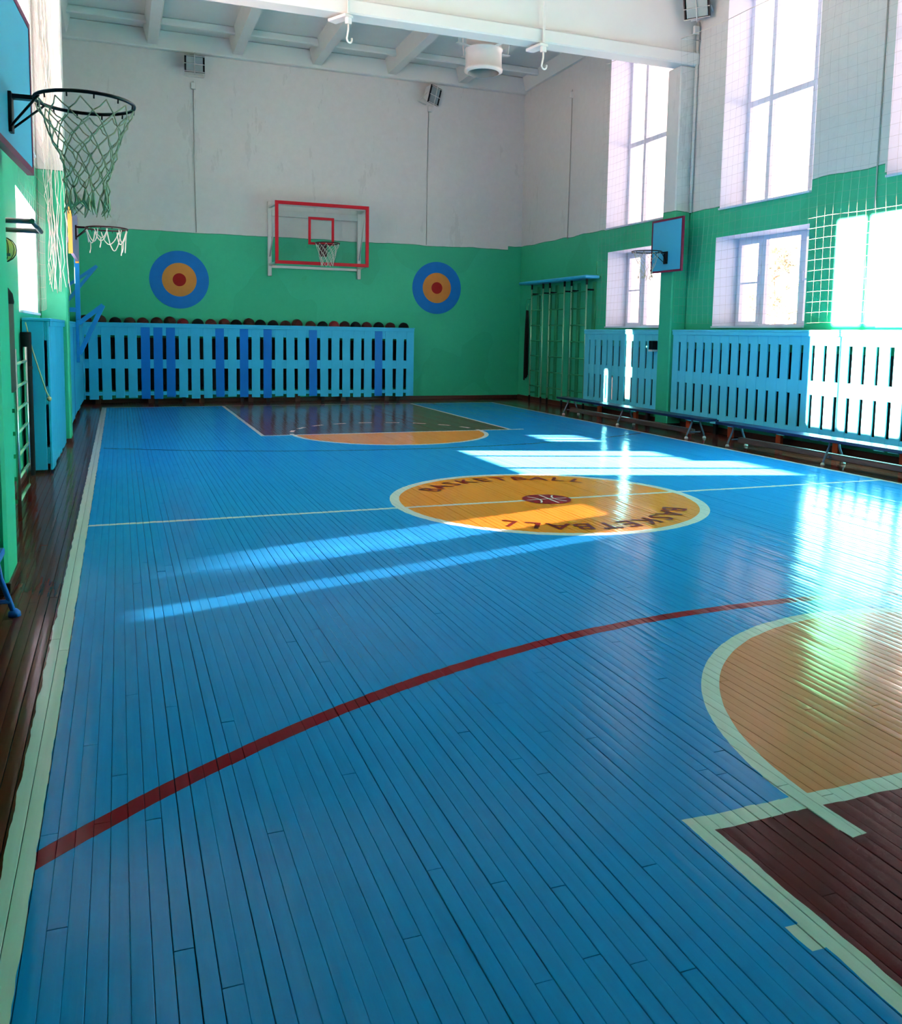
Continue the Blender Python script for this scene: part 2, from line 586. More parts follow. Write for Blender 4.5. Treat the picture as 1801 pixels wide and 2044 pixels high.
def strip(pts, w, z=0.0036):
    mb = MB()
    for a, b_ in zip(pts[:-1], pts[1:]):
        d = V((b_[0] - a[0], b_[1] - a[1], 0)).normalized()
        s = V((-d.y, d.x, 0)) * w / 2
        mb.add([(a[0] + s.x, a[1] + s.y, z), (a[0] - s.x, a[1] - s.y, z), (b_[0] - s.x, b_[1] - s.y, z), (b_[0] + s.x, b_[1] + s.y, z)], [(0, 1, 2, 3)])
    return mb
R0 = 0.19
for pts in ([(CC[0] + 0.19 * k / 6, CC[1]) for k in range(-6, 7)], [(CC[0] + 0.02, CC[1] + 0.19 * k / 6) for k in range(-6, 7)],
            [(CC[0] - 0.27 + 0.2 * math.cos(math.radians(a)), CC[1] + 0.2 * math.sin(math.radians(a))) for a in range(-42, 43, 12)],
            [(CC[0] + 0.27 - 0.2 * math.cos(math.radians(a)), CC[1] + 0.2 * math.sin(math.radians(a))) for a in range(-42, 43, 12)]):
    obj('seam', strip(pts, 0.016), 'emblem_white', em)

# ------------------------------------------------------------------ walls with window openings
# (y0, y1, z0, z1)
RWIN = [(12.03, 13.85, 1.55, 2.9), (12.03, 13.95, 3.3, 6.3), (8.93, 10.80, 1.55, 2.87), (8.93, 10.75, 3.26, 6.3),
        (5.85, 7.77, 1.55, 2.87), (5.85, 7.77, 3.26, 6.3)]
LWIN = [(9.1, 11.13, 1.53, 2.70), (9.1, 11.13, 3.3, 6.1), (6.0, 7.9, 3.3, 6.1),
        (11.95, 12.85, 2.05, 2.50), (15.02, 15.34, 3.32, 4.72), (15.78, 16.02, 3.20, 3.98)]  # unseen openings in this row are shaped to place the sun patches
def side_wall(name, X, sgn, wins, label):
    """inner face at X, the wall body runs outward by WT along sgn"""
    ys = sorted(set([NY, FY] + [w[0] for w in wins] + [w[1] for w in wins]))
    zs = sorted(set([-0.2, CZ] + [w[2] for w in wins] + [w[3] for w in wins]))
    mb = MB()
    def solid(i, j):
        if i < 0 or j < 0 or i >= len(ys) - 1 or j >= len(zs) - 1:
            return True
        cy, cz = (ys[i] + ys[i + 1]) / 2, (zs[j] + zs[j + 1]) / 2
        return not any(w[0] < cy < w[1] and w[2] < cz < w[3] for w in wins)
    XO = X + sgn * WT
    for i in range(len(ys) - 1):
        for j in range(len(zs) - 1):
            a, b_, c, d = ys[i], ys[i + 1], zs[j], zs[j + 1]
            if solid(i, j):
                mb.add([(X, a, c), (X, b_, c), (X, b_, d), (X, a, d)], [(0, 1, 2, 3)], 0)
                mb.add([(XO, a, c), (XO, b_, c), (XO, b_, d), (XO, a, d)], [(3, 2, 1, 0)], 1)
            else:
                if solid(i - 1, j): mb.add([(X, a, c), (XO, a, c), (XO, a, d), (X, a, d)], [(0, 1, 2, 3)], 1)
                if solid(i + 1, j): mb.add([(X, b_, c), (XO, b_, c), (XO, b_, d), (X, b_, d)], [(3, 2, 1, 0)], 1)
                if solid(i, j - 1): mb.add([(X, a, c), (X, b_, c), (XO, b_, c), (XO, a, c)], [(0, 1, 2, 3)], 1)
                if solid(i, j + 1): mb.add([(X, a, d), (X, b_, d), (XO, b_, d), (XO, a, d)], [(3, 2, 1, 0)], 1)
    return struct(name, mb, [M['wall'], M['reveal']], label)
wall_right = side_wall('wall_right', RX, 1, RWIN, 'right long wall, green below and white above, with windows')
wall_left = side_wall('wall_left', LX, -1, LWIN, 'left long wall, green below and white above')
wall_far = struct('wall_far', MB().box((LX - WT, FY, -0.2), (RX + WT, FY + 0.3, CZ)), 'wall', 'far end wall, green below and white above')
wall_near = struct('wall_near', MB().box((LX - WT, NY - 0.3, -0.2), (RX + WT, NY, CZ)), 'wall')
for nm, mb in (('baseboard_far', MB().box((LX, FY - 0.03, 0), (RX, FY, 0.075), bev=0.006)),
               ('baseboard_right', MB().box((RX - 0.03, NY, 0), (RX, FY - 0.03, 0.09), bev=0.006)),
               ('baseboard_left', MB().box((LX, NY, 0), (LX + 0.03, FY, 0.09), bev=0.006))):
    struct(nm, mb, 'brown', 'brown painted skirting board')

# pilasters and beams every six metres
for nm, a, b_ in (('trim_1', (LX, 11.42, 0), (PLX, 11.80, 5.47)), ('trim_2', (PRX, 11.45, 0), (RX, 11.78, 5.47)),
                  ('trim_3', (LX, 4.98, 0), (PLX, 5.42, 5.47)), ('trim_4', (PRX, 5.2, 0), (RX, 5.55, 5.47)),
                  ('trim_5', (LX, -1.0, 0), (PLX, -0.6, 5.47)), ('trim_6', (PRX, -0.8, 0), (RX, -0.45, 5.47))):
    o = struct(nm, MB().box(a, b_, bev=0.018), 'wall', 'square pilaster, green below and white above')
    q = 0.012
    obj('plinth', MB().box((a[0] - (q if a[0] > 4 else 0), a[1] - q, 0), (b_[0] + (q if a[0] < 4 else 0), b_[1] + q, 0.06), bev=0.004), 'brown', o)
for k, yb in enumerate((11.38, 5.1, -0.9)):
    o = struct('ceiling_beam', MB().box((LX, yb + 0.07, 5.6), (RX, yb + 0.24, CZ)), 'beam_white', 'whitewashed concrete roof beam across the hall')
    obj('flange', MB().box((LX, yb, 5.47), (RX, yb + 0.30, 5.66), bev=0.02), 'beam_white', o)

# ceiling slab with ribs
ceil = struct('ceiling', MB().box((LX - WT, NY - 0.3, CZ), (RX + WT, FY + 0.3, CZ + 0.25)), 'ceiling_white', 'ribbed concrete ceiling')
def rib_mesh(y0, y1, wb=0.17, wt=0.30, zb=6.56, zt=CZ):
    return MB().add([(-wb / 2, y0, zb), (wb / 2, y0, zb), (wt / 2, y0, zt), (-wt / 2, y0, zt), (-wb / 2, y1, zb), (wb / 2, y1, zb), (wt / 2, y1, zt), (-wt / 2, y1, zt)],
                    [(0, 1, 2, 3), (7, 6, 5, 4), (0, 4, 5, 1), (1, 5, 6, 2), (3, 7, 4, 0), (2, 6, 7, 3)]).mesh('rib', M['ceiling_white'])
ribx = [-0.85 + 1.52 * k for k in range(7)]
for y0, y1 in ((11.62, FY), (5.34, 11.45), (-0.66, 5.17)):
    me = rib_mesh(y0, y1)
    for x in ribx:
        link('rib', me, ceil, (x, 0, 0))
    nc = 3
    cm = MB().box((-0.66, -0.06, CZ - 0.13), (0.66, 0.06, CZ), bev=0.02).mesh('cross_rib', M['ceiling_white'])
    for x in ribx[:-1]:
        for k in range(nc):
            link('cross_rib', cm, ceil, (x + 0.76, y0 + (y1 - y0) * (k + 0.6) / nc, 0))
em_ = MB().box((LX, FY - 0.14, 6.50), (RX, FY, CZ), bev=0.02)
obj('edge_rib', em_, 'ceiling_white', ceil)

# ------------------------------------------------------------------ windows
nwin = 0
def window(X, sgn, w, rows, cols=(0.27, 0.73), casement=False, label=None, panels=()):
    """frame set back in the opening; cols/rows are the mullion and transom positions as fractions"""
    global nwin
    nwin += 1
    y0, y1, z0, z1 = w
    xf = X + sgn * (0.45 if sgn > 0 else 0.30)
    root = struct('window_%d' % nwin, None, None, label)
    root.location = (xf, (y0 + y1) / 2, z0)
    ox, oy, oz = root.location
    T = 0.06
    D = 0.07
    def bx(a, b_):
        return MB().box((a[0] - ox, a[1] - oy, a[2] - oz), (b_[0] - ox, b_[1] - oy, b_[2] - oz))
    fr = MB()
    for a, b_ in (((xf - D / 2, y0, z0), (xf + D / 2, y0 + T, z1)), ((xf - D / 2, y1 - T, z0), (xf + D / 2, y1, z1)),
                  ((xf - D / 2, y0 + T, z0), (xf + D / 2, y1 - T, z0 + T)), ((xf - D / 2, y0 + T, z1 - T), (xf + D / 2, y1 - T, z1))):
        q = bx(a, b_)
        fr.add(q.v, q.f)
    obj('frame', fr, 'white_frame', root)
    cy = [y0] + [y0 + (y1 - y0) * c for c in cols] + [y1]
    cz = [z0] + [z0 + (z1 - z0) * c for c in rows] + [z1]
    for c in cy[1:-1]:
        obj('mullion', bx((xf - D / 2, c - 0.035, z0 + T), (xf + D / 2, c + 0.035, z1 - T)), 'white_frame', root)
    for c in cz[1:-1]:
        for i in range(len(cy) - 1):
            obj('transom', bx((xf - D / 2 - 0.005, cy[i] + (T if i == 0 else 0.035), c - 0.04), (xf + D / 2 - 0.005, cy[i + 1] - (T if i == len(cy) - 2 else 0.035), c + 0.04)), 'white_frame', root)
    for i in range(len(cy) - 1):
        for j in range(len(cz) - 1):
            a, b_ = cy[i] + 0.035, cy[i + 1] - 0.035
            c, d = cz[j] + 0.04, cz[j + 1] - 0.04
            if i in panels:
                obj('streak_mask_panel', bx((xf - 0.015, a, c), (xf + 0.015, b_, d)), 'white_frame', root)  # added opaque panel, narrows the spot beams to floor streaks
                continue
            if casement and i in (0, len(cy) - 2):
                xs = xf - sgn * 0.03
                sb = MB()
                for e, g in (((xs - .025, a, c), (xs + .025, a + .06, d)), ((xs - .025, b_ - .06, c), (xs + .025, b_, d)),
                             ((xs - .025, a + .06, c), (xs + .025, b_ - .06, c + .06)), ((xs - .025, a + .06, d - .06), (xs + .025, b_ - .06, d)),
                             ((xs - .015, a + .06, (c + d) / 2 - .012), (xs + .015, b_ - .06, (c + d) / 2 + .012))):
                    q = bx(e, g)
                    sb.add(q.v, q.f)
                sash = obj('sash', sb, 'white_frame', root)
                hy = b_ - 0.03 if i == 0 else a + 0.03
                obj('handle', bx((xs - sgn * 0.03 - .012, hy - .012, (c + d) / 2 - .02), (xs - sgn * 0.03 + .012, hy + .012, (c + d) / 2 + .11)), 'white_frame', sash)
            obj('pane', bx((xf - 0.003, a, c), (xf + 0.003, b_, d)), 'glass', root)
    sx0, sx1 = (X - 0.03, xf - 0.04) if sgn > 0 else (xf + 0.04, X + 0.03)
    obj('sill', bx((sx0, y0 + 0.005, z0), (sx1, y1 - 0.005, z0 + 0.025)), 'white_frame', root)
    return root
for k, w in enumerate(RWIN):
    if w[2] < 3:
        if k == 4:
            window(RX, 1, w, (), (0.43, 0.55, 0.74), label='lower window in the right wall nearest the frame edge', panels=(0, 2))
        else:
            window(RX, 1, w, (), (0.30, 0.70), True, label='lower white window in the right wall')
    else:
        window(RX, 1, w, (0.50,), (0.27, 0.73), label='tall upper window in the right wall')
for k, w in enumerate(LWIN):
    if k < 3:
        window(LX, -1, w, () if w[2] < 3 else (0.5,), (0.27, 0.73), label='window in the left wall')
    elif k == 3:
        window(LX, -1, w, (), (0.33, 0.66), label='unseen opening added in the left wall to shape a floor sun patch')
    else:
        window(LX, -1, w, (), (), label='unseen slit added in the left wall to place a sun spot')

# ------------------------------------------------------------------ outdoors
o = struct('ground', MB().box((-60, -60, -0.9), (90, 90, -0.8)), 'snow', 'snow covered yard outside')
def pine(x, y, h, seed, label):
    r = random.Random(seed)
    t = thing('pine_tree', label, 'tree', (x, y, -0.8))
    obj('trunk', MB().tube([(0, 0, 0), (0.1, 0.05, h * 0.5), (0.0, 0.1, h * 0.95)], [0.16, 0.12, 0.04], 8), 'bark', t)
    mb = MB()
    bmx = MB()
    for k in range(26):
        z = h * r.uniform(0.42, 1.0)
        a = r.uniform(0, 2 * PI)
        ln = (1.05 - z / h) * h * 0.34 + 0.4
        tip = V((math.cos(a) * ln, math.sin(a) * ln, z + r.uniform(-0.1, 0.35)))
        bmx.tube([(0, 0.06, z - 0.3), tip], [0.04, 0.015], 5)
        for q in range(5):
            c = V((0, 0, z - 0.2)).lerp(tip, 0.45 + 0.13 * q)
            c += V((r.uniform(-.2, .2), r.uniform(-.2, .2), r.uniform(-.1, .2)))
            rr = r.uniform(0.18, 0.4)
            for s in range(14):
                d = V((r.gauss(0, 1), r.gauss(0, 1), r.gauss(0.3, 0.6))).normalized()
                side = d.cross(V((0.3, 0.2, 1))).normalized() * 0.035
                mb.add([c - side, c + side, c + d * rr], [(0, 1, 2)])
    obj('branches', bmx, 'bark', t)
    fo = obj('foliage', mb, 'pine', t)
    return t
pine(22.0, 25.4, 5.2, 3, 'pine tree outside, seen through the lower window beside the near right wall')
pine(27.0, 24.0, 4.0, 5, 'smaller pine tree standing behind the pine outside the right windows')

# ------------------------------------------------------------------ painted round targets on the far wall
def target(x, z, r, label):
    t = thing('wall_target', label, 'target', (x, FY, z), group='round targets on the far wall')
    for nm, rr, m, d in (('outer_ring', r, 'target_blue', 0.006), ('middle_ring', r * 0.58, 'target_orange', 0.008), ('bullseye', r * 0.225, 'bull', 0.010)):
        pr = [(rr, 0), (rr, -d), (1e-4, -d)]
        obj(nm, MB().lathe(pr, n=48, axis='y', smooth=False), m, t)
target(1.09, 2.335, 0.545, 'round blue, orange and red target left of the clear backboard')
target(6.30, 2.355, 0.545, 'round blue, orange and red target right of the clear backboard')

# ------------------------------------------------------------------ slatted screens
def slat_mesh(w, h, key, notch=0.0):
    return MB().box((-w / 2, -0.011, 0), (w / 2, 0.011, h), bev=0.003).mesh('slat', M[key])
def screen(name, label, L, loc, rz, nslat, gap, zb, zt, slots, dark=(), cap=0.16, feet=0, footmat='orange_red', seed=1, back=0.0, cols=('cyan', 'blue')):
    """local: runs along +X from 0 to L, faces -Y; slots = [(z0,z1),(z0,z1)] are the open heights"""
    r = random.Random(seed)
    t = thing(name, label, 'screen', loc, rz)
    pitch = (L + gap) / nslat
    sw = pitch - gap
    mes = {k: slat_mesh(sw, 1.0, k) for k in cols}
    for i in range(nslat):
        key = cols[1] if i in dark else cols[0]
        z0 = zb + r.uniform(-0.02, 0.02)
        o = link('slat', mes[key], t, (i * pitch + sw / 2, 0, z0))
        o.scale = (1, 1, zt - z0)
        o.rotation_euler = (0, r.gauss(0, 0.003), 0)
    lv = [zb + 0.06, slots[0][0], slots[0][1], slots[1][0], slots[1][1], zt]
    for a, b_ in ((0, 1), (2, 3), (4, 5)):
        obj('rail', MB().box((0.004, -0.007, lv[a]), (L - 0.004, 0.034, lv[b_]), bev=0.003), cols[0], t)
    obj('cap_board', MB().box((-0.01, -0.03, zt), (L + 0.01, cap, zt + 0.028), bev=0.004), cols[0], t)
    obj('top_strip', MB().box((0, -0.028, zt - 0.05), (L, -0.0115, zt - 0.001), bev=0.003), cols[0], t)
    for k in range(feet):
        x = L * (k + 0.4) / feet
        obj('foot', MB().box((x - 0.045, 0.04, 0), (x + 0.045, 0.09, zb + 0.05), bev=0.004), footmat, t)
    if back:
        for x in (0.0, L - 0.022):
            obj('end_panel', MB().box((x, 0.036, zb), (x + 0.022, back, zt - 0.001), bev=0.003), cols[0], t)
    return t
S1 = [(0.23, 0.66), (0.83, 1.27)]
dk = (5, 6, 7, 11, 13, 15, 19, 25)
screen('slatted_screen', 'long blue slatted wooden screen along the far wall with basketballs on top', 6.47, (-0.76, 17.22, 0), 0, 29, 0.065, 0.10, 1.475, S1, dk, 0.036, 7, 'brown', 4, 0.275)
S2 = [(0.30, 0.72), (0.89, 1.33)]
# right wall: runs toward the camera, faces -X
scr = screen('slatted_screen', 'short light blue slatted screen between the wall bars and the pilaster', 2.38, (8.02, 14.16, 0), -PI / 2, 12, 0.052, 0.17, 1.49, S2, (), 0.21, 2, 'orange_red', 8, 0.22, ('aqua_lit', 'blue'))
scr2 = screen('slatted_screen', 'long light blue slatted screen under the sunlit right windows', 5.86, (8.02, 11.42, 0), -PI / 2, 30, 0.052, 0.17, 1.49, S2, (), 0.21, 6, 'orange_red', 9, 0.22, ('aqua_lit', 'blue'))
screen('slatted_screen', 'light blue slatted screen on the right beyond the near pilaster', 5.6, (8.02, 5.17, 0), -PI / 2, 29, 0.052, 0.17, 1.49, S2, (), 0.21, 6, 'orange_red', 10, 0.22, ('aqua_lit', 'blue'))
# left wall: faces +X
screen('radiator_screen', 'tall blue slatted radiator screen under the left window', 2.28, (-0.635, 9.12, 0), PI / 2, 14, 0.012, 0.03, 1.455, [(0.25, 0.66), (0.83, 1.27)], (), 0.22, 2, 'brown', 12, 0.222)
screen('radiator_screen', 'blue slatted screen on the left wall beyond the pilaster', 5.2, (-0.635, 11.95, 0), PI / 2, 26, 0.03, 0.10, 1.455, S1, (3, 9), 0.22, 4, 'brown', 13, 0.222)

# radiators behind the right screens
def radiator(y0, y1, label, loc=None, rz=0.0, key='rad'):
    t = thing('radiator', label, 'radiator', loc or (8.14, y0, 0.25), rz)
    n = int((y1 - y0) / 0.09)
    me = MB().box((-0.03, 0, 0), (0.03, 0.082, 0.98), bev=0.012).mesh('section', M[key])
    for k in range(n):
        link('section', me, t, (0, k * 0.09, 0))
    obj('pipe', MB().tube([(0, 0.01, 0.08), (0, n * 0.09 - 0.04, 0.08)], 0.02, 8), key, t)
    for k in (0.15, 0.85):
        obj('foot', MB().box((-0.025, (y1 - y0) * k - 0.03, -0.25), (0.025, (y1 - y0) * k + 0.03, 0.03)), key, t)
M['rad_shade'] = mat('shade_dark_radiator', (34, 36, 40), 0.6)  # shade behind the slats put into the radiator colour
radiator(5.7, 11.3, 'long shade-darkened radiator behind the long right slatted screen', None, 0.0, 'rad_shade')
radiator(11.9, 14.05, 'shade-darkened radiator behind the short right slatted screen', None, 0.0, 'rad_shade')

for k in range(4):
    xa = -0.70 + k * 1.6
    radiator(0, 1.57, 'shade-darkened radiator added behind the far slatted screen, %s from the left' % ('first', 'second', 'third', 'fourth')[k], (xa + 1.57, 17.38, 0.25), PI / 2, 'rad_shade')  # added to make the slots of the far screen look dark

# ------------------------------------------------------------------ basketballs on the far screen
ballpx = [170, 200, 230, 259, 285, 313, 339, 365, 395, 421, 448, 471, 497, 520, 545, 570, 593, 620, 644, 667, 688, 710, 732, 756, 779, 806]
ORD = ['first', 'second', 'third', 'fourth', 'fifth', 'sixth', 'seventh', 'eighth', 'ninth', 'tenth', 'eleventh', 'twelfth', 'thirteenth', 'fourteenth', 'fifteenth', 'sixteenth', 'seventeenth',
       'eighteenth', 'nineteenth', 'twentieth', 'twenty-first', 'twenty-second', 'twenty-third', 'twenty-fourth', 'twenty-fifth', 'twenty-sixth']
bc = {'black': M['dark'], 'brown': mat('brown_ball_rubber', (66, 34, 28), 0.6), 'maroon': mat('maroon_ball_rubber', (84, 28, 28), 0.6), 'red': mat('red_ball_rubber', (126, 30, 38), 0.6)}
ballcol = 'brown brown black brown maroon brown brown red black maroon maroon black brown black black brown maroon brown black red maroon black maroon black maroon black'.split()
Rb = 0.110
ball_me = {k: MB().sphere((0, 0, 0), Rb, 20, 12).mesh('ball_skin', m) for k, m in bc.items()}
sm = MB()
for ax in range(3):
    pts = []
    for k in range(24):
        a = 2 * PI * k / 24
        q = [Rb * math.cos(a), Rb * math.sin(a), 0]
        pts.append((q[0], q[1], 0) if ax == 0 else (q[0], 0, q[1]) if ax == 1 else (0, q[0], q[1]))
    sm.tube(pts, 0.003, 4, True)
seam_me = sm.mesh('seam_lines', M['dark'])
obj_tray = thing('ball_shelf', 'narrow shelf behind the top of the far slatted screen holding balls', 'shelf', (2.4, 17.35, 1.36))
obj('shelf_board', MB().box((-3.1, -0.085, 0), (3.25, 0.145, 0.02)), 'cyan', obj_tray)
rb = random.Random(5)
yb = 17.378
lastx = -9.0
for i, u in enumerate(ballpx):
    # world x of a column of pixels on the plane y = yb
    lo, hi = -2.0, 9.0
    for _ in range(40):
        mid = (lo + hi) / 2
        if px((mid, yb, 1.5))[0] < u: lo = mid
        else: hi = mid
    z = 1.386 + Rb + rb.choice((0, 0, 0.005, 0.012, 0.03 if ballcol[i] != 'black' else 0.0))
    lo = max(lo, lastx + 2 * Rb + 0.002)
    lastx = lo
    b = thing('basketball', '%s basketball on the far blue screen, %s from the left end of the row' % (ballcol[i], ORD[i]), 'ball', (lo, yb, z), group='basketballs on the far screen')
    b.rotation_euler = (rb.uniform(0, 3), rb.uniform(0, 3), rb.uniform(0, 3))
    link('skin', ball_me[ballcol[i]], b)
    link('seam', seam_me, b)

# ------------------------------------------------------------------ basketball hoops
def net_mesh(r0, r1, h, n, lv, th, seed, sway=0.0, fringe=0.0, keep=1.0, jit=0.012):
    r = random.Random(seed)
    P = []
    for k in range(lv + 1):
        f = k / lv
        rr = r0 + (r1 - r0) * (1 - (1 - f) ** 1.6)
        row = []
        for j in range(n):
            a = 2 * PI * (j + 0.5 * (k % 2)) / n
            row.append(V((rr * math.cos(a) + r.gauss(0, jit) * f + sway * f, rr * math.sin(a) + r.gauss(0, jit) * f, -h * f + r.gauss(0, jit) * f)))
        P.append(row)
    mb = MB()
    for k in range(lv):
        for j in range(n):
            for dj in ((0, -1) if k % 2 == 0 else (0, 1)):
                if r.random() > keep:
                    continue
                a, b_ = P[k][j], P[k + 1][(j + dj) % n]
                m_ = (a + b_) / 2 + V((r.gauss(0, .004), r.gauss(0, .004), -0.006))
                mb.tube([a, m_, b_], th, 5)
            if k:
                mb.sphere(P[k][j], th * 2.0, 6, 4)
    if fringe:
        for j in range(n):
            for s in range(3):
                a = P[lv][j]
                mb.tube([a, a + V((r.gauss(0, .012), r.gauss(0, .012), -fringe * r.uniform(.4, .7))), a + V((r.gauss(0, .02), r.gauss(0, .02), -fringe * r.uniform(.8, 1.1)))], [th * 1.4, th * 1.6, th * .7], 5)
    return mb
def ring_pts(c, r, n=40):
    return [(c[0] + r * math.cos(2 * PI * k / n), c[1] + r * math.sin(2 * PI * k / n), c[2]) for k in range(n)]
def rim_parts(t, zc, off, r=0.225, th=0.010, key='black_metal', plate=(0.10, 0.16), plate_y=-0.02):
    """board faces -Y in local space at y=0; ring centre at y=-off"""
    rim = obj('rim', MB().tube(ring_pts((0, -off, zc), r), th, 10, True), key, t)
    nb = MB()
    for k in range(12):
        a = 2 * PI * (k + 0.5) / 12
        nb.tube([((r + 0.002) * math.cos(a) , -off + (r + .002) * math.sin(a), zc - th), (r * math.cos(a), -off + r * math.sin(a), zc - th - 0.018)], 0.004, 5)
    obj('net_hooks', nb, key, rim)
    br = MB().box((-plate[0] / 2, plate_y - 0.012, zc - plate[1]), (plate[0] / 2, plate_y + 0.018, zc + 0.02), bev=0.003)
    br.bar((0, plate_y, zc), (0, -off + r, zc), plate[0] * 0.7, 0.02)
    for s in (-1, 1):
        br.tube([(s * plate[0] * 0.4, plate_y, zc - plate[1] + 0.02), (s * 0.10, -off + r * 0.85, zc - 0.004)], 0.006, 6)
    obj('bracket', br, key, t)
    return rim

# 1. clear backboard on the far wall
BYF = 16.75
t = thing('basketball_hoop', 'red framed clear basketball backboard with maroon rim on the far wall', 'hoop', (3.69, BYF, 3.25))
hw, hh = 0.91, 0.585
ox = 0
pane = obj('backboard', MB().box((-hw, -0.006, -hh), (hw, 0.006, hh)), 'acrylic', t)
obj('board_frame', MB().frame(2 * hw, 2 * hh, 0.062, 0.034, (0, 0, 0)), 'red', t)
obj('target_square', MB().frame(0.50, 0.52, 0.048, 0.018, (-0.03, 0, 0.06)), 'red', pane)
wy = FY - BYF
for s in (-1, 1):
    obj('wall_rail', MB().box((s * 0.9 - 0.035 + 0.0, wy - 0.07, -0.78), (s * 0.9 + 0.035, wy - 0.001, 0.66), bev=0.005), 'white_metal', t)
    obj('arm', MB().bar((s * 0.86, 0.02, 0.55), (s * 0.9, wy - 0.07, 0.55), 0.05, 0.05), 'white_metal', t)
    obj('arm', MB().bar((s * 0.86, 0.02, -0.56), (s * 0.9, wy - 0.07, -0.56), 0.045, 0.045), 'white_metal', t)
    obj('strut', MB().tube([(s * 0.86, 0.03, 0.5), (s * 0.9, wy - 0.07, -0.4)], 0.014, 8), 'white_metal', t)
obj('cross_rail', MB().box((-0.86, wy - 0.06, 0.38), (0.86, wy - 0.005, 0.50), bev=0.004), 'white_metal', t)
obj('cross_rail', MB().box((-0.86, 0.02, 0.50), (0.86, 0.06, 0.56), bev=0.004), 'white_metal', t)
obj('cross_rail', MB().box((-0.86, wy - 0.05, -0.62), (0.86, wy - 0.01, -0.57), bev=0.004), 'white_metal', t)
rim_parts(t, -0.20, 0.40, key='maroon_metal', plate=(0.14, 0.22))
obj('net', net_mesh(0.222, 0.12, 0.40, 10, 5, 0.004, 3), 'rope_white', t, (0, -0.40, -0.215))

# 2. near hoop on the left wall
t = thing('basketball_hoop', 'nearest blue basketball board with black rim and long frayed rope net at top left', 'hoop', (-0.475, 4.67, 2.45), PI / 2 - math.radians(3.6))
bd = obj('backboard', MB().box((-0.66, -0.014, -0.215), (0.66, 0.014, 0.54)), 'teal_board', t)
obj('board_edge', MB().frame(1.355, 0.79, 0.034, 0.034, (0, 0, 0.1625)), 'crimson', t)
for s in (-0.45, 0.45):
    obj('wall_arm', MB().bar((s, 0.02, 0.3), (s * 0.9 + 0.01, 0.36, 0.3), 0.04, 0.04), 'black_metal', t)
    obj('wall_arm', MB().bar((s, 0.02, -0.1), (s * 0.9 + 0.01, 0.36, -0.1), 0.04, 0.04), 'black_metal', t)
rim_parts(t, 0.02, 0.345, 0.222, 0.0085, 'black_metal', (0.06, 0.165), -0.018)
obj('net', net_mesh(0.218, 0.095, 0.40, 12, 8, 0.0032, 21, 0.0, 0.10, 0.97, 0.007), 'rope_grey', t, (0, -0.345, 0.0))

# 3. hoop on the left wall in front of the far pilaster
t = thing('basketball_hoop', 'small hoop with torn white net on an orange-edged board by the left pilaster', 'hoop', (-0.455, 10.78, 2.45), PI / 2)
obj('backboard', MB().box((-0.72, -0.016, -0.26), (0.72, 0.016, 0.26)), 'grey_violet', t)
eb = MB().box((-0.76, -0.018, -0.28), (-0.72, 0.022, 0.26)).box((0.72, -0.018, -0.28), (0.76, 0.022, 0.26))
obj('board_edge', eb, 'orange_edge', t)
for s in (0.70,):
    obj('wall_arm', MB().bar((s, 0.018, 0.0), (s, 0.40 if s < 0 else 0.11, 0.0), 0.04, 0.04), 'bench_blue', t)
rim_parts(t, 0.07, 0.345, 0.225, 0.008, 'maroon_metal', (0.05, 0.14), -0.02)
rr = random.Random(31)
nb = MB()
rc = V((0, -0.345, 0.06))
def rp_(a):
    return rc + V((0.22 * math.cos(a), 0.22 * math.sin(a), -0.01))
for k in range(10):
    a0, a1 = 2 * PI * k / 10, 2 * PI * (k + 1) / 10 + rr.uniform(0, .3)
    dp = rr.choice((0.10, 0.14, 0.2, 0.24))
    p0, p1 = rp_(a0), rp_(a1)
    nb.tube([p0.lerp(p1, f) + V((0, 0, -dp * 4 * f * (1 - f))) - V((rc.x - p0.x, rc.y - p0.y, 0)) * (-0.25 * 4 * f * (1 - f)) * 0.3 for f in (0, .12, .25, .4, .5, .6, .75, .88, 1)], 0.0055, 6)
    if k in (1, 4, 6, 8):
        q = p0.lerp(p1, 0.5) + V((0, 0, -dp))
        nb.tube([q, q + V((0.012, 0, -0.06)), q + V((rr.uniform(-.02, .02), 0.01, -rr.uniform(.1, .17)))], 0.0055, 6)
obj('net', nb, 'rope_white', t)

# 4. hoop on the right pilaster
t = thing('basketball_hoop', 'blue basketball board with dark red border on the right pilaster', 'hoop', (7.90, 11.52, 2.80), -PI / 2)
obj('backboard', MB().box((-0.385, -0.012, -0.385), (0.385, 0.012, 0.385)), 'teal_board', t)
obj('board_edge', MB().frame(0.81, 0.81, 0.03, 0.034, (0, 0, 0)), 'crimson', t)
obj('wall_block', MB().box((-0.09, 0.013, -0.3), (0.13, 0.068, 0.3)), 'green_metal', t)
rim_parts(t, -0.11, 0.36, 0.225, 0.008, 'black_metal', (0.09, 0.17))
obj('net', net_mesh(0.2, 0.09, 0.34, 8, 4, 0.003, 44, 0.0, 0.05, 0.8), 'rope_grey', t, (0, -0.36, -0.125))

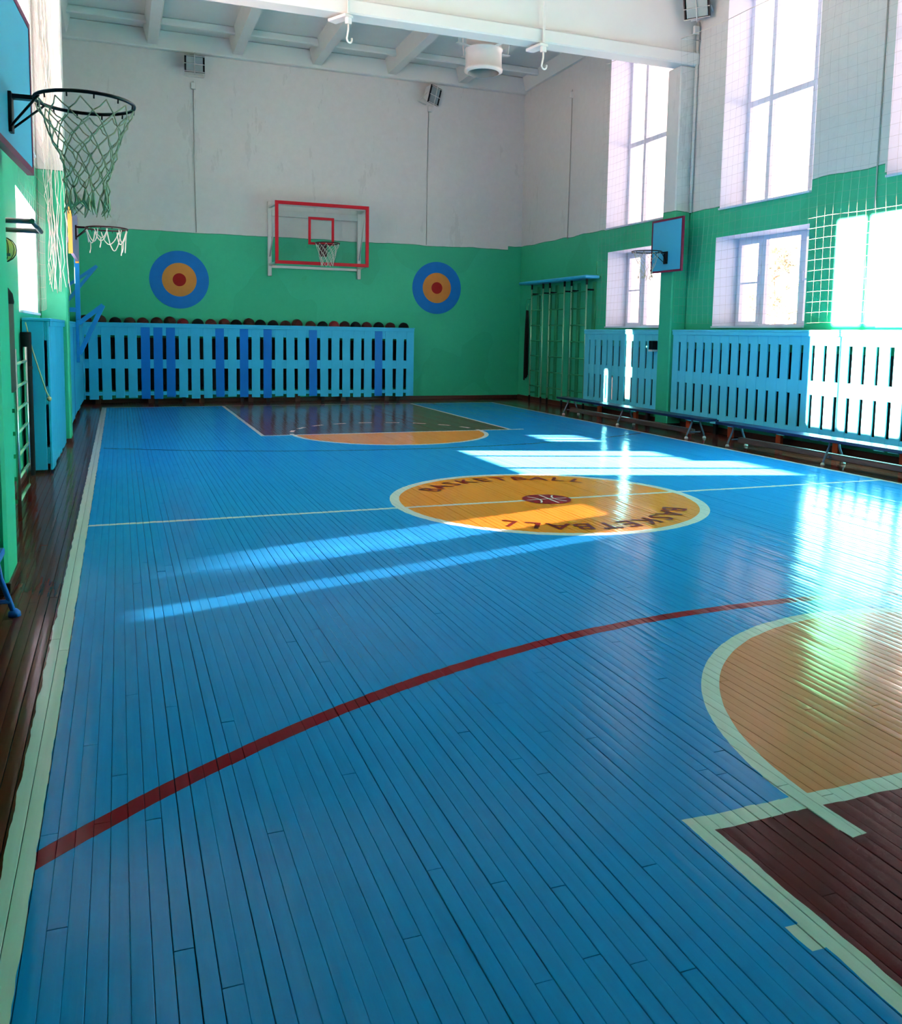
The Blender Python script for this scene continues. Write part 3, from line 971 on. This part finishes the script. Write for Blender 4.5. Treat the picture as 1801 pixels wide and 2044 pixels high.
# ------------------------------------------------------------------ wall bars on the right wall
XB = 8.07
pairs = [(16.55, 16.03), (15.74, 15.12), (14.84, 14.26)]
for k, (ya, yb_) in enumerate(pairs):
    t = thing('wall_bars', ['green tubular wall bars nearest the far corner', 'middle green tubular wall bars of the three', 'green tubular wall bars nearest the slatted screen'][k], 'wall bars', (XB, (ya + yb_) / 2, 0), group='green wall bars')
    h = (ya - yb_) / 2
    for s in (-1, 1):
        p_ = obj('post', MB().tube([(0, s * h, 0.0), (0, s * h, 2.34)], 0.016, 8), 'green_pale', t)
        obj('bracket', MB().bar((0, s * h, 2.25), (RX - XB, s * h, 2.25), 0.02, 0.03).bar((0, s * h, 2.34), (0, s * h, 2.44), 0.035, 0.03), 'black_metal', p_)
        obj('boot', MB().tube([(0, s * h, 0), (0, s * h, 0.14)], 0.021, 8), 'dark', p_)
        obj('bracket', MB().bar((0, s * h, 0.2), (RX - XB, s * h, 0.2), 0.02, 0.03), 'green_metal', p_)
        obj('back_board', MB().box((RX - XB - 0.03, s * h - 0.05, 0.1), (RX - XB - 0.002, s * h + 0.05, 2.4)), 'green_metal', t)
    for q in range(7):
        z = 2.22 - q * 0.312
        obj('rung', MB().tube([(0, -h, z), (0, h, z)], 0.0125, 8), 'green_metal', t)
tag(obj('shelf_board', MB().box((7.90, 14.02, 2.445), (8.20, 16.85, 2.50), bev=0.015), 'cyan'), 'blue board lying across the tops of the green wall bars', 'board')
t = thing('wall_hook', 'thin upright hook at the end of the blue board above the wall bars', 'hook', (8.15, 14.06, 2.5))
obj('rod', MB().tube([(0.09, 0, -0.02), (0.0, 0, 0.02), (0, 0, 0.25)], 0.008, 6), 'green_metal', t)
# bundle of skipping ropes
t = thing('skipping_ropes', 'dark bundle of skipping ropes hanging beside the far green wall bars', 'rope', (8.12, 16.86, 1.92))
obj('hook', MB().tube([(0.13, 0.02, 0.25), (0, 0.03, 0.22), (0, 0.05, 0.0), (0, -0.04, 0.0), (0, -0.06, 0.14)], 0.008, 6), 'green_metal', t)
r = random.Random(9)
for k in range(14):
    x, y = r.uniform(-.03, .03), r.uniform(-.05, .05)
    ln = r.uniform(1.3, 1.5)
    obj('rope', MB().tube([(x * .5, y * .5, 0.0), (x, y, -0.4), (x * 1.2, y * 1.1 + .01, -0.9), (x + r.uniform(-.01, .01), y, -ln)], 0.012, 6), 'dark_rope', t)

# ------------------------------------------------------------------ long gymnastic benches at the right side line
def bench(y0, y1, x0, label, legs, top='bench_top'):
    L = y1 - y0
    t = thing('gym_bench', label, 'bench', (x0, y0, 0), group='gymnastic benches along the right side line')
    obj('seat', MB().box((0, 0, 0.262), (0.25, L, 0.298), bev=0.006), top, t)
    obj('balance_beam', MB().box((0.085, 0.35, 0.055), (0.165, L - 0.35, 0.125), bev=0.012), 'beam_wood', t)
    for yl in legs:
        lg = MB()
        for s in (-1, 1):
            cx = 0.125
            lg.tube([(cx + s * 0.06, yl, 0.262), (cx + s * 0.075, yl, 0.2), (cx + s * 0.14, yl, 0.06), (cx + s * 0.15, yl, 0.012)], 0.013, 6)
        lg.tube([(0.045, yl, 0.09), (0.205, yl, 0.09)], 0.011, 6)
        g = obj('leg', lg, 'bench_leg', t)
        for s in (-1, 1):
            obj('rubber_foot', MB().lathe([(0.0001, 0), (0.026, 0), (0.024, 0.018), (0.012, 0.03), (0.0001, 0.03)], (0.125 + s * 0.15, yl, 0), 10), 'white_metal', g)
    return t
bench(9.78, 14.02, 7.38, 'dark blue gymnastic bench in front of the pilaster, further from the camera', (0.3, 2.1, 3.9))
bench(5.35, 9.50, 7.38, 'dark blue gymnastic bench nearer the camera, in the sunlight', (0.25, 2.2, 3.85))
# bench at the left pilaster
t = thing('gym_bench', 'bright blue bench end beside the nearest left pilaster', 'bench', (-0.79, 2.6, 0))
obj('seat', MB().box((0, 0, 0.30), (0.25, 2.02, 0.335), bev=0.006), 'bench_blue', t)
for yl in (0.3, 1.92):
    lg = MB()
    for s in (-1, 1):
        lg.tube([(0.125 + s * 0.10, yl, 0.30), (0.125 + s * 0.11, yl + 0.03, 0.2), (0.125 + s * 0.15, yl + 0.06, 0.05), (0.125 + s * 0.16, yl + 0.07, 0.012)], 0.013, 6)
    lg.tube([(-0.02, yl + 0.05, 0.08), (0.27, yl + 0.05, 0.08)], 0.011, 6)
    g = obj('leg', lg, 'bench_blue', t)
    for s in (-1, 1):
        obj('rubber_foot', MB().lathe([(0.0001, 0), (0.03, 0), (0.028, 0.02), (0.013, 0.035), (0.0001, 0.035)], (0.125 + s * 0.16, yl + 0.07, 0), 10), 'bench_blue', g)

# ------------------------------------------------------------------ left side: pull-up frame, punching bag, bars
t = thing('pull_up_frame', 'grey steel pull-up frame jutting from the left wall above the punching bag', 'frame', (LX, 6.45, 2.09))
e = 0.35
mb = MB()
for y in (0.0, 0.62):
    obj('arm', MB().tube([(0.0, y, 0), (e, y, 0)], 0.017, 8), 'steel', t)
obj('front_bar', MB().tube([(e, -0.04, 0), (e, 0.66, 0)], 0.017, 8), 'steel', t)
t = thing('punching_bag', 'dark olive punching bag hanging at the left wall behind the pilaster', 'punching bag', (-0.745, 6.62, 0.95))
obj('bag_body', MB().lathe([(0.0001, 0), (0.065, 0.0), (0.078, 0.02), (0.078, 0.60), (0.07, 0.66), (0.04, 0.70), (0.0001, 0.705)], n=24), 'bag', t)
obj('bag_cap', MB().lathe([(0.080, 0.60), (0.083, 0.615), (0.075, 0.67), (0.045, 0.715), (0.0001, 0.72)], n=24), 'dark', t)
for s in (-1, 1):
    obj('strap', MB().tube([(s * 0.04, 0, 0.70), (s * 0.04, 0, 0.93)], 0.007, 6), 'chrome', t)
obj('hanger', MB().bar((-0.07, 0, 0.93), (0.07, 0, 0.93), 0.02, 0.02).tube([(0, 0, 0.93), (0, 0, 1.12)], 0.006, 6), 'steel', t)
t = thing('hanging_ball', 'yellow and green ball in a string bag hanging from the pull-up frame', 'ball', (-0.745, 6.85, 1.93))
obj('ball_skin', MB().sphere((0, 0, 0), 0.082, 20, 12), None or mat('yellow_green_ball', (190, 180, 90), 0.5, var=0.6, scale=9), t)
sb = MB()
for k in range(6):
    a = PI * k / 6
    sb.tube([(0.086 * math.cos(a) * math.cos(b_), 0.086 * math.sin(a) * math.cos(b_), 0.086 * math.sin(b_)) for b_ in [2 * PI * q / 16 for q in range(16)]], 0.0025, 4, True)
sb.tube([(0, 0, 0.1), (0, 0, 0.145)], 0.004, 5)
obj('string_bag', sb, 'dark_rope', t)
t = thing('wall_bars', 'chrome and green wall bars on the left wall below the punching bag', 'wall bars', (-0.70, 6.9, 0))
for y in (0.0, 0.75):
    obj('post', MB().tube([(0, y, 0), (0, y, 1.24 + 0.0 * y)], 0.014, 8), 'chrome', t)
for q in range(7):
    z = 0.14 + q * 0.165
    obj('rung', MB().tube([(0, 0, z), (0, 0.75, z)], 0.012, 8), 'green_pale', t)
    obj('clamp', MB().bar((0, 0, z), (-0.169, 0, z), 0.02, 0.028), 'green_metal', t)
t = thing('dark_gap_roll', 'dark upright roll filling the dark gap between the left wall bars and the radiator screen', 'mat', (-0.815, 9.0, 0))
obj('roll', MB().lathe([(0.0001, 0.0), (0.045, 0.0), (0.048, 0.01), (0.048, 1.34), (0.045, 1.35), (0.0001, 1.35)], n=20), 'dark', t)  # dark roll standing in for the narrow dark gap here
obj('band', MB().lathe([(0.049, 1.0), (0.051, 1.005), (0.051, 1.03), (0.049, 1.035)], n=20), 'dark_rope', t)

# folding blue brackets on the left wall beyond the pilaster
def v_bracket(y, tip, a, b_, label, w):
    t = thing('folding_bracket', label, 'bracket', (LX, y, 0))
    L0 = V((LX, y, 0))
    tip, a, b_ = V(tip) - L0, V(a) - L0, V(b_) - L0
    obj('wall_post', MB().box((a.x - 0.04, -0.05, b_.z - 0.12), (a.x + 0.005, 0.05, a.z + 0.12), bev=0.004), 'bracket_blue', t)
    obj('arm', MB().bar(a, tip, w, w), 'bracket_blue', t)
    obj('strut', MB().bar(b_, tip, w * 1.3, w), 'bracket_blue', t)
v_bracket(14.5, (-0.30, 14.5, 2.34), (-0.83, 14.5, 1.94), (-0.83, 14.5, 1.66), 'upper blue folding steel bracket on the far left wall', 0.045)
v_bracket(14.2, (-0.22, 14.2, 1.74), (-0.564, 14.2, 1.46), (-0.564, 14.2, 1.0), 'lower blue folding steel bracket on the far left wall', 0.065)
t = thing('backboard_post', 'blue steel post beside the left pilaster reaching up to the small hoop', 'post', (-0.50, 12.5, 0))
obj('post', MB().box((-0.03, -0.03, 1.5), (0.03, 0.03, 2.62), bev=0.004), 'bracket_blue', t)
obj('wall_plate', MB().box((-0.37, -0.05, 1.6), (-0.03, 0.05, 1.66), bev=0.003).box((-0.37, -0.05, 2.5), (-0.03, 0.05, 2.56), bev=0.003), 'bracket_blue', t)

# ------------------------------------------------------------------ floodlights, conduits, hooks, ventilator
def floodlight(loc, rz, rx, s, label, shell='black_metal'):
    t = thing('floodlight', label, 'lamp', loc, rz)
    t.rotation_euler = (rx, 0, rz)
    w, h = 0.18 * s, 0.15 * s
    hs = MB()
    hs.add([(-w, -0.02, -h), (w, -0.02, -h), (w, -0.02, h), (-w, -0.02, h), (-w * .6, 0.14, -h * .6), (w * .6, 0.14, -h * .6), (w * .6, 0.14, h * .6), (-w * .6, 0.14, h * .6)],
           [(4, 5, 6, 7)[::-1], (0, 1, 5, 4), (1, 2, 6, 5), (2, 3, 7, 6), (3, 0, 4, 7)])
    obj('housing', hs, shell, t)
    obj('lens', MB().box((-w * .82, -0.032, -h * .85), (w * .82, -0.021, h * .85)), 'lamp_glass', t)
    fr = MB().frame(2 * w, 2 * h, 0.018, 0.03, (0, -0.03, 0))
    obj('front_frame', fr, 'black_metal', t)
    gd = MB()
    gd.tube([(0, -0.055, -h * 1.3), (0, -0.06, 0), (0, -0.055, h * 1.3)], 0.008, 6)
    for z in (-h * .95, -h * 0.05, h * .9):
        gd.tube([(-w * 1.02, -0.05, z), (w * 1.02, -0.05, z)], 0.007, 6)
    obj('guard', gd, 'white_metal', t)
    obj('yoke', MB().bar((-w, 0.04, 0), (-w, 0.2, -h * 1.1), 0.02, 0.01).bar((w, 0.04, 0), (w, 0.2, -h * 1.1), 0.02, 0.01).bar((-w, 0.2, -h * 1.1), (w, 0.2, -h * 1.1), 0.03, 0.02), 'white_metal', t)
    return t
floodlight((1.40, FY - 0.22, 6.27), 0, 0, 1.0, 'caged floodlight high on the far wall near the left corner')
floodlight((6.08, FY - 0.24, 6.22), math.radians(42), 0.25, 1.15, 'tilted floodlight high on the far wall above the right target', 'white_metal')
floodlight((8.02, 11.18, 6.22), math.radians(-52), 0.35, 1.05, 'floodlight on the right pilaster beside the roof beam')
def conduit(pts, label, box=None, r=0.008):
    t = thing('conduit', label, 'cable', pts[0])
    p0 = V(pts[0])
    obj('cable', MB().tube([V(q) - p0 for q in pts], r, 6), 'white_metal' if r > 0.012 else 'cable', t)
    if box:
        b = V(box) - p0
        obj('junction_box', MB().box((b.x - .045, b.y - .03, b.z - .06), (b.x + .045, b.y + .02, b.z + .06), bev=0.008), 'white_metal', t)
conduit([(1.39, FY - 0.012, 6.02), (1.39, FY - 0.012, 4.6), (1.41, FY - 0.012, 3.24)], 'thin cable running down the far wall below the left floodlight', (1.39, FY - 0.022, 5.93))
conduit([(6.06, FY - 0.012, 6.05), (6.05, FY - 0.012, 4.6), (6.05, FY - 0.012, 3.24)], 'thin cable running down the far wall below the right floodlight', (6.08, FY - 0.022, 6.0))
conduit([(8.238, 15.35, 6.1), (8.238, 15.36, 4.5), (8.238, 15.38, 3.28)], 'thin cable on the right wall above the wall bars', (8.225, 15.35, 6.0))
conduit([(8.21, 11.40, 6.1), (8.21, 11.40, 4.6), (8.21, 11.40, 3.3)], 'white pipe running up the near side of the right pilaster', (8.17, 11.40, 5.98), 0.022)
conduit([(8.236, 7.9, 6.3), (8.236, 7.9, 4.5), (8.236, 7.9, 2.9)], 'thin cable beside the window at the right edge')
def hook(x, label, rzz):
    t = thing('beam_hook', label, 'hook', (x, 11.36, 5.46), rzz)
    obj('strap', MB().bar((0, -0.005, 0.0), (0, -0.005, 0.55), 0.035, 0.012, up=(0, 1, 0)), 'beam_white', t)
    obj('clamp', MB().box((-0.07, -0.02, -0.05), (0.07, 0.32, -0.012), bev=0.006).box((-0.035, -0.03, -0.13), (0.035, 0.03, -0.05), bev=0.006), 'beam_white', t)
    pts = [(0, 0, -0.12), (0, 0, -0.2), (-0.015, 0, -0.27), (-0.02, 0, -0.3)]
    pts += [(0.02 + 0.045 * math.cos(math.radians(a)), 0, -0.31 + 0.045 * math.sin(math.radians(a))) for a in range(180, 420, 30)]
    obj('s_hook', MB().tube(pts, 0.012, 8), 'beam_white', t)
hook(2.83, 'white hook clamped under the roof beam left of the ventilator', 0.5)
hook(5.62, 'white hook clamped under the roof beam right of the ventilator', 0.2)
t = thing('ceiling_ventilator', 'white round ventilator duct hanging below the ceiling behind the beam', 'ventilator', (5.42, 13.05, 5.47))
obj('duct', MB().lathe([(0.245, 0.0), (0.30, 0.02), (0.305, 0.05), (0.285, 0.07), (0.285, 0.33), (0.30, 0.335), (0.30, 0.355), (0.275, 0.36), (0.275, 0.62), (0.285, 0.625), (0.285, 0.64), (0.27, 0.645), (0.27, 1.37)], n=40), 'white_metal', t)
obj('inner_wall', MB().lathe([(0.245, 0.0), (0.23, 0.05), (0.23, 0.5), (0.0001, 0.5)], n=40), 'rad', t)
bl = MB()
for k in range(5):
    a = 2 * PI * k / 5
    bl.bar((0, 0, 0.2), (0.2 * math.cos(a), 0.2 * math.sin(a), 0.22), 0.09, 0.008)
bl.lathe([(0.0001, 0.16), (0.05, 0.17), (0.05, 0.26), (0.0001, 0.27)], n=16)
obj('fan_blades', bl, 'steel', t)
for a in (0.3, 1.87, 3.44, 5.01):
    obj('stay', MB().bar((0.28 * math.cos(a), 0.28 * math.sin(a), 0.345), (0.52 * math.cos(a), 0.52 * math.sin(a), 0.36), 0.07, 0.01).tube([(0.5 * math.cos(a), 0.5 * math.sin(a), 0.36), (0.62 * math.cos(a), 0.62 * math.sin(a), 1.37)], 0.01, 6), 'white_metal', t)
# small device on the screen by the pilaster
t = thing('alarm_box', 'small black and white alarm box on the blue screen beside the pilaster', 'device', (7.93, 11.87, 1.27))
obj('body', MB().box((-0.03, -0.05, -0.07), (0.075, 0.05, 0.07), bev=0.008), 'dark', t)
obj('base', MB().box((-0.032, -0.055, -0.10), (0.078, 0.055, -0.07), bev=0.004), 'white_metal', t)

# ------------------------------------------------------------------ protective nets
def net_panel(name, label, X, y0, y1, z0, z1, cell, th, seed, mkey):
    r = random.Random(seed)
    mb = MB()
    ny, nz = int((y1 - y0) / cell), int((z1 - z0) / cell)
    def sag(y, z):
        return (X + 0.025 * math.sin(y * 1.7 + z * 0.6) + 0.012 * math.sin(z * 3.1 + y), y + 0.02 * math.sin(z * 2.3 + y * 5), z - 0.05 * math.sin(PI * (y - y0) / (y1 - y0)) * (1 if z > z1 - 0.3 else 0.4) + 0.01 * math.sin(y * 4))
    for i in range(ny + 1):
        y = y0 + (y1 - y0) * i / ny
        mb.tube([sag(y, z0 + (z1 - z0) * k / 12) for k in range(13)], th, 3, caps=False, smooth=False)
    for j in range(nz + 1):
        z = z0 + (z1 - z0) * j / nz
        k_ = max(6, int((y1 - y0) * 2))
        mb.tube([sag(y0 + (y1 - y0) * k / k_, z) for k in range(k_ + 1)], th, 3, caps=False, smooth=False)
    t = thing(name, label, 'net', (X, (y0 + y1) / 2, z0))
    for i, v in enumerate(mb.v):
        mb.v[i] = (v[0] - X, v[1] - (y0 + y1) / 2, v[2] - z0)
    obj('mesh', mb, mkey, t)
    obj('head_rope', MB().tube([V(sag(y0 + (y1 - y0) * k / 12, z1)) - V((X, (y0 + y1) / 2, z0)) for k in range(13)], 0.006, 5), 'rope_white', t)
    wx = RX - 0.012 if X > 4 else LX + 0.012
    for f in (0.0, 0.5, 1.0):
        p0 = V(sag(y0 + (y1 - y0) * f, z1)) - V((X, (y0 + y1) / 2, z0))
        obj('wall_hook', MB().tube([p0, V((wx - X, p0.y, p0.z + 0.02))], 0.006, 6), 'white_metal', t)
    return t
net_panel('safety_net', 'pale safety net hanging over the far right windows', 8.12, 11.95, 13.96, 1.62, 6.2, 0.125, 0.0010, 1, 'net_thread')
net_panel('safety_net', 'pale safety net hanging over the near right windows, sunlit at its near end', 7.92, 5.7, 11.35, 1.62, 5.8, 0.125, 0.0010, 2, 'net_thread')
net_panel('safety_net', 'pale safety net stretched over the left window', -0.80, 9.0, 11.2, 1.6, 5.4, 0.125, 0.0010, 3, 'net_thread')
t = thing('bunched_net', 'bunched white net hanging in loose strands against the left pilaster', 'net', (-0.70, 11.36, 5.4))
r = random.Random(17)
for k in range(16):
    x = r.uniform(-0.10, 0.10)
    pts = []
    z = 0.0
    while z > -3.62:
        pts.append((x + 0.06 * (-z / 4) + r.gauss(0, 0.013), r.uniform(-0.05, 0.02), z))
        z -= r.uniform(0.10, 0.22)
    obj('strand', MB().tube(pts, 0.0035, 5), 'rope_white', t)
t = thing('loose_cord', 'pale cord hanging slack across the end of the left radiator screen', 'cord', (-0.82, 9.07, 1.44))
obj('cord', MB().tube([(0, 0, 0), (0.05, 0, -0.25), (0.11, 0, -0.47), (0.16, -0.005, -0.65), (0.185, -0.005, -0.70)], 0.007, 6), 'rope_yellow', t)
obj('knot', MB().sphere((0.185, -0.01, -0.72), 0.022, 10, 6), 'rope_yellow', t)
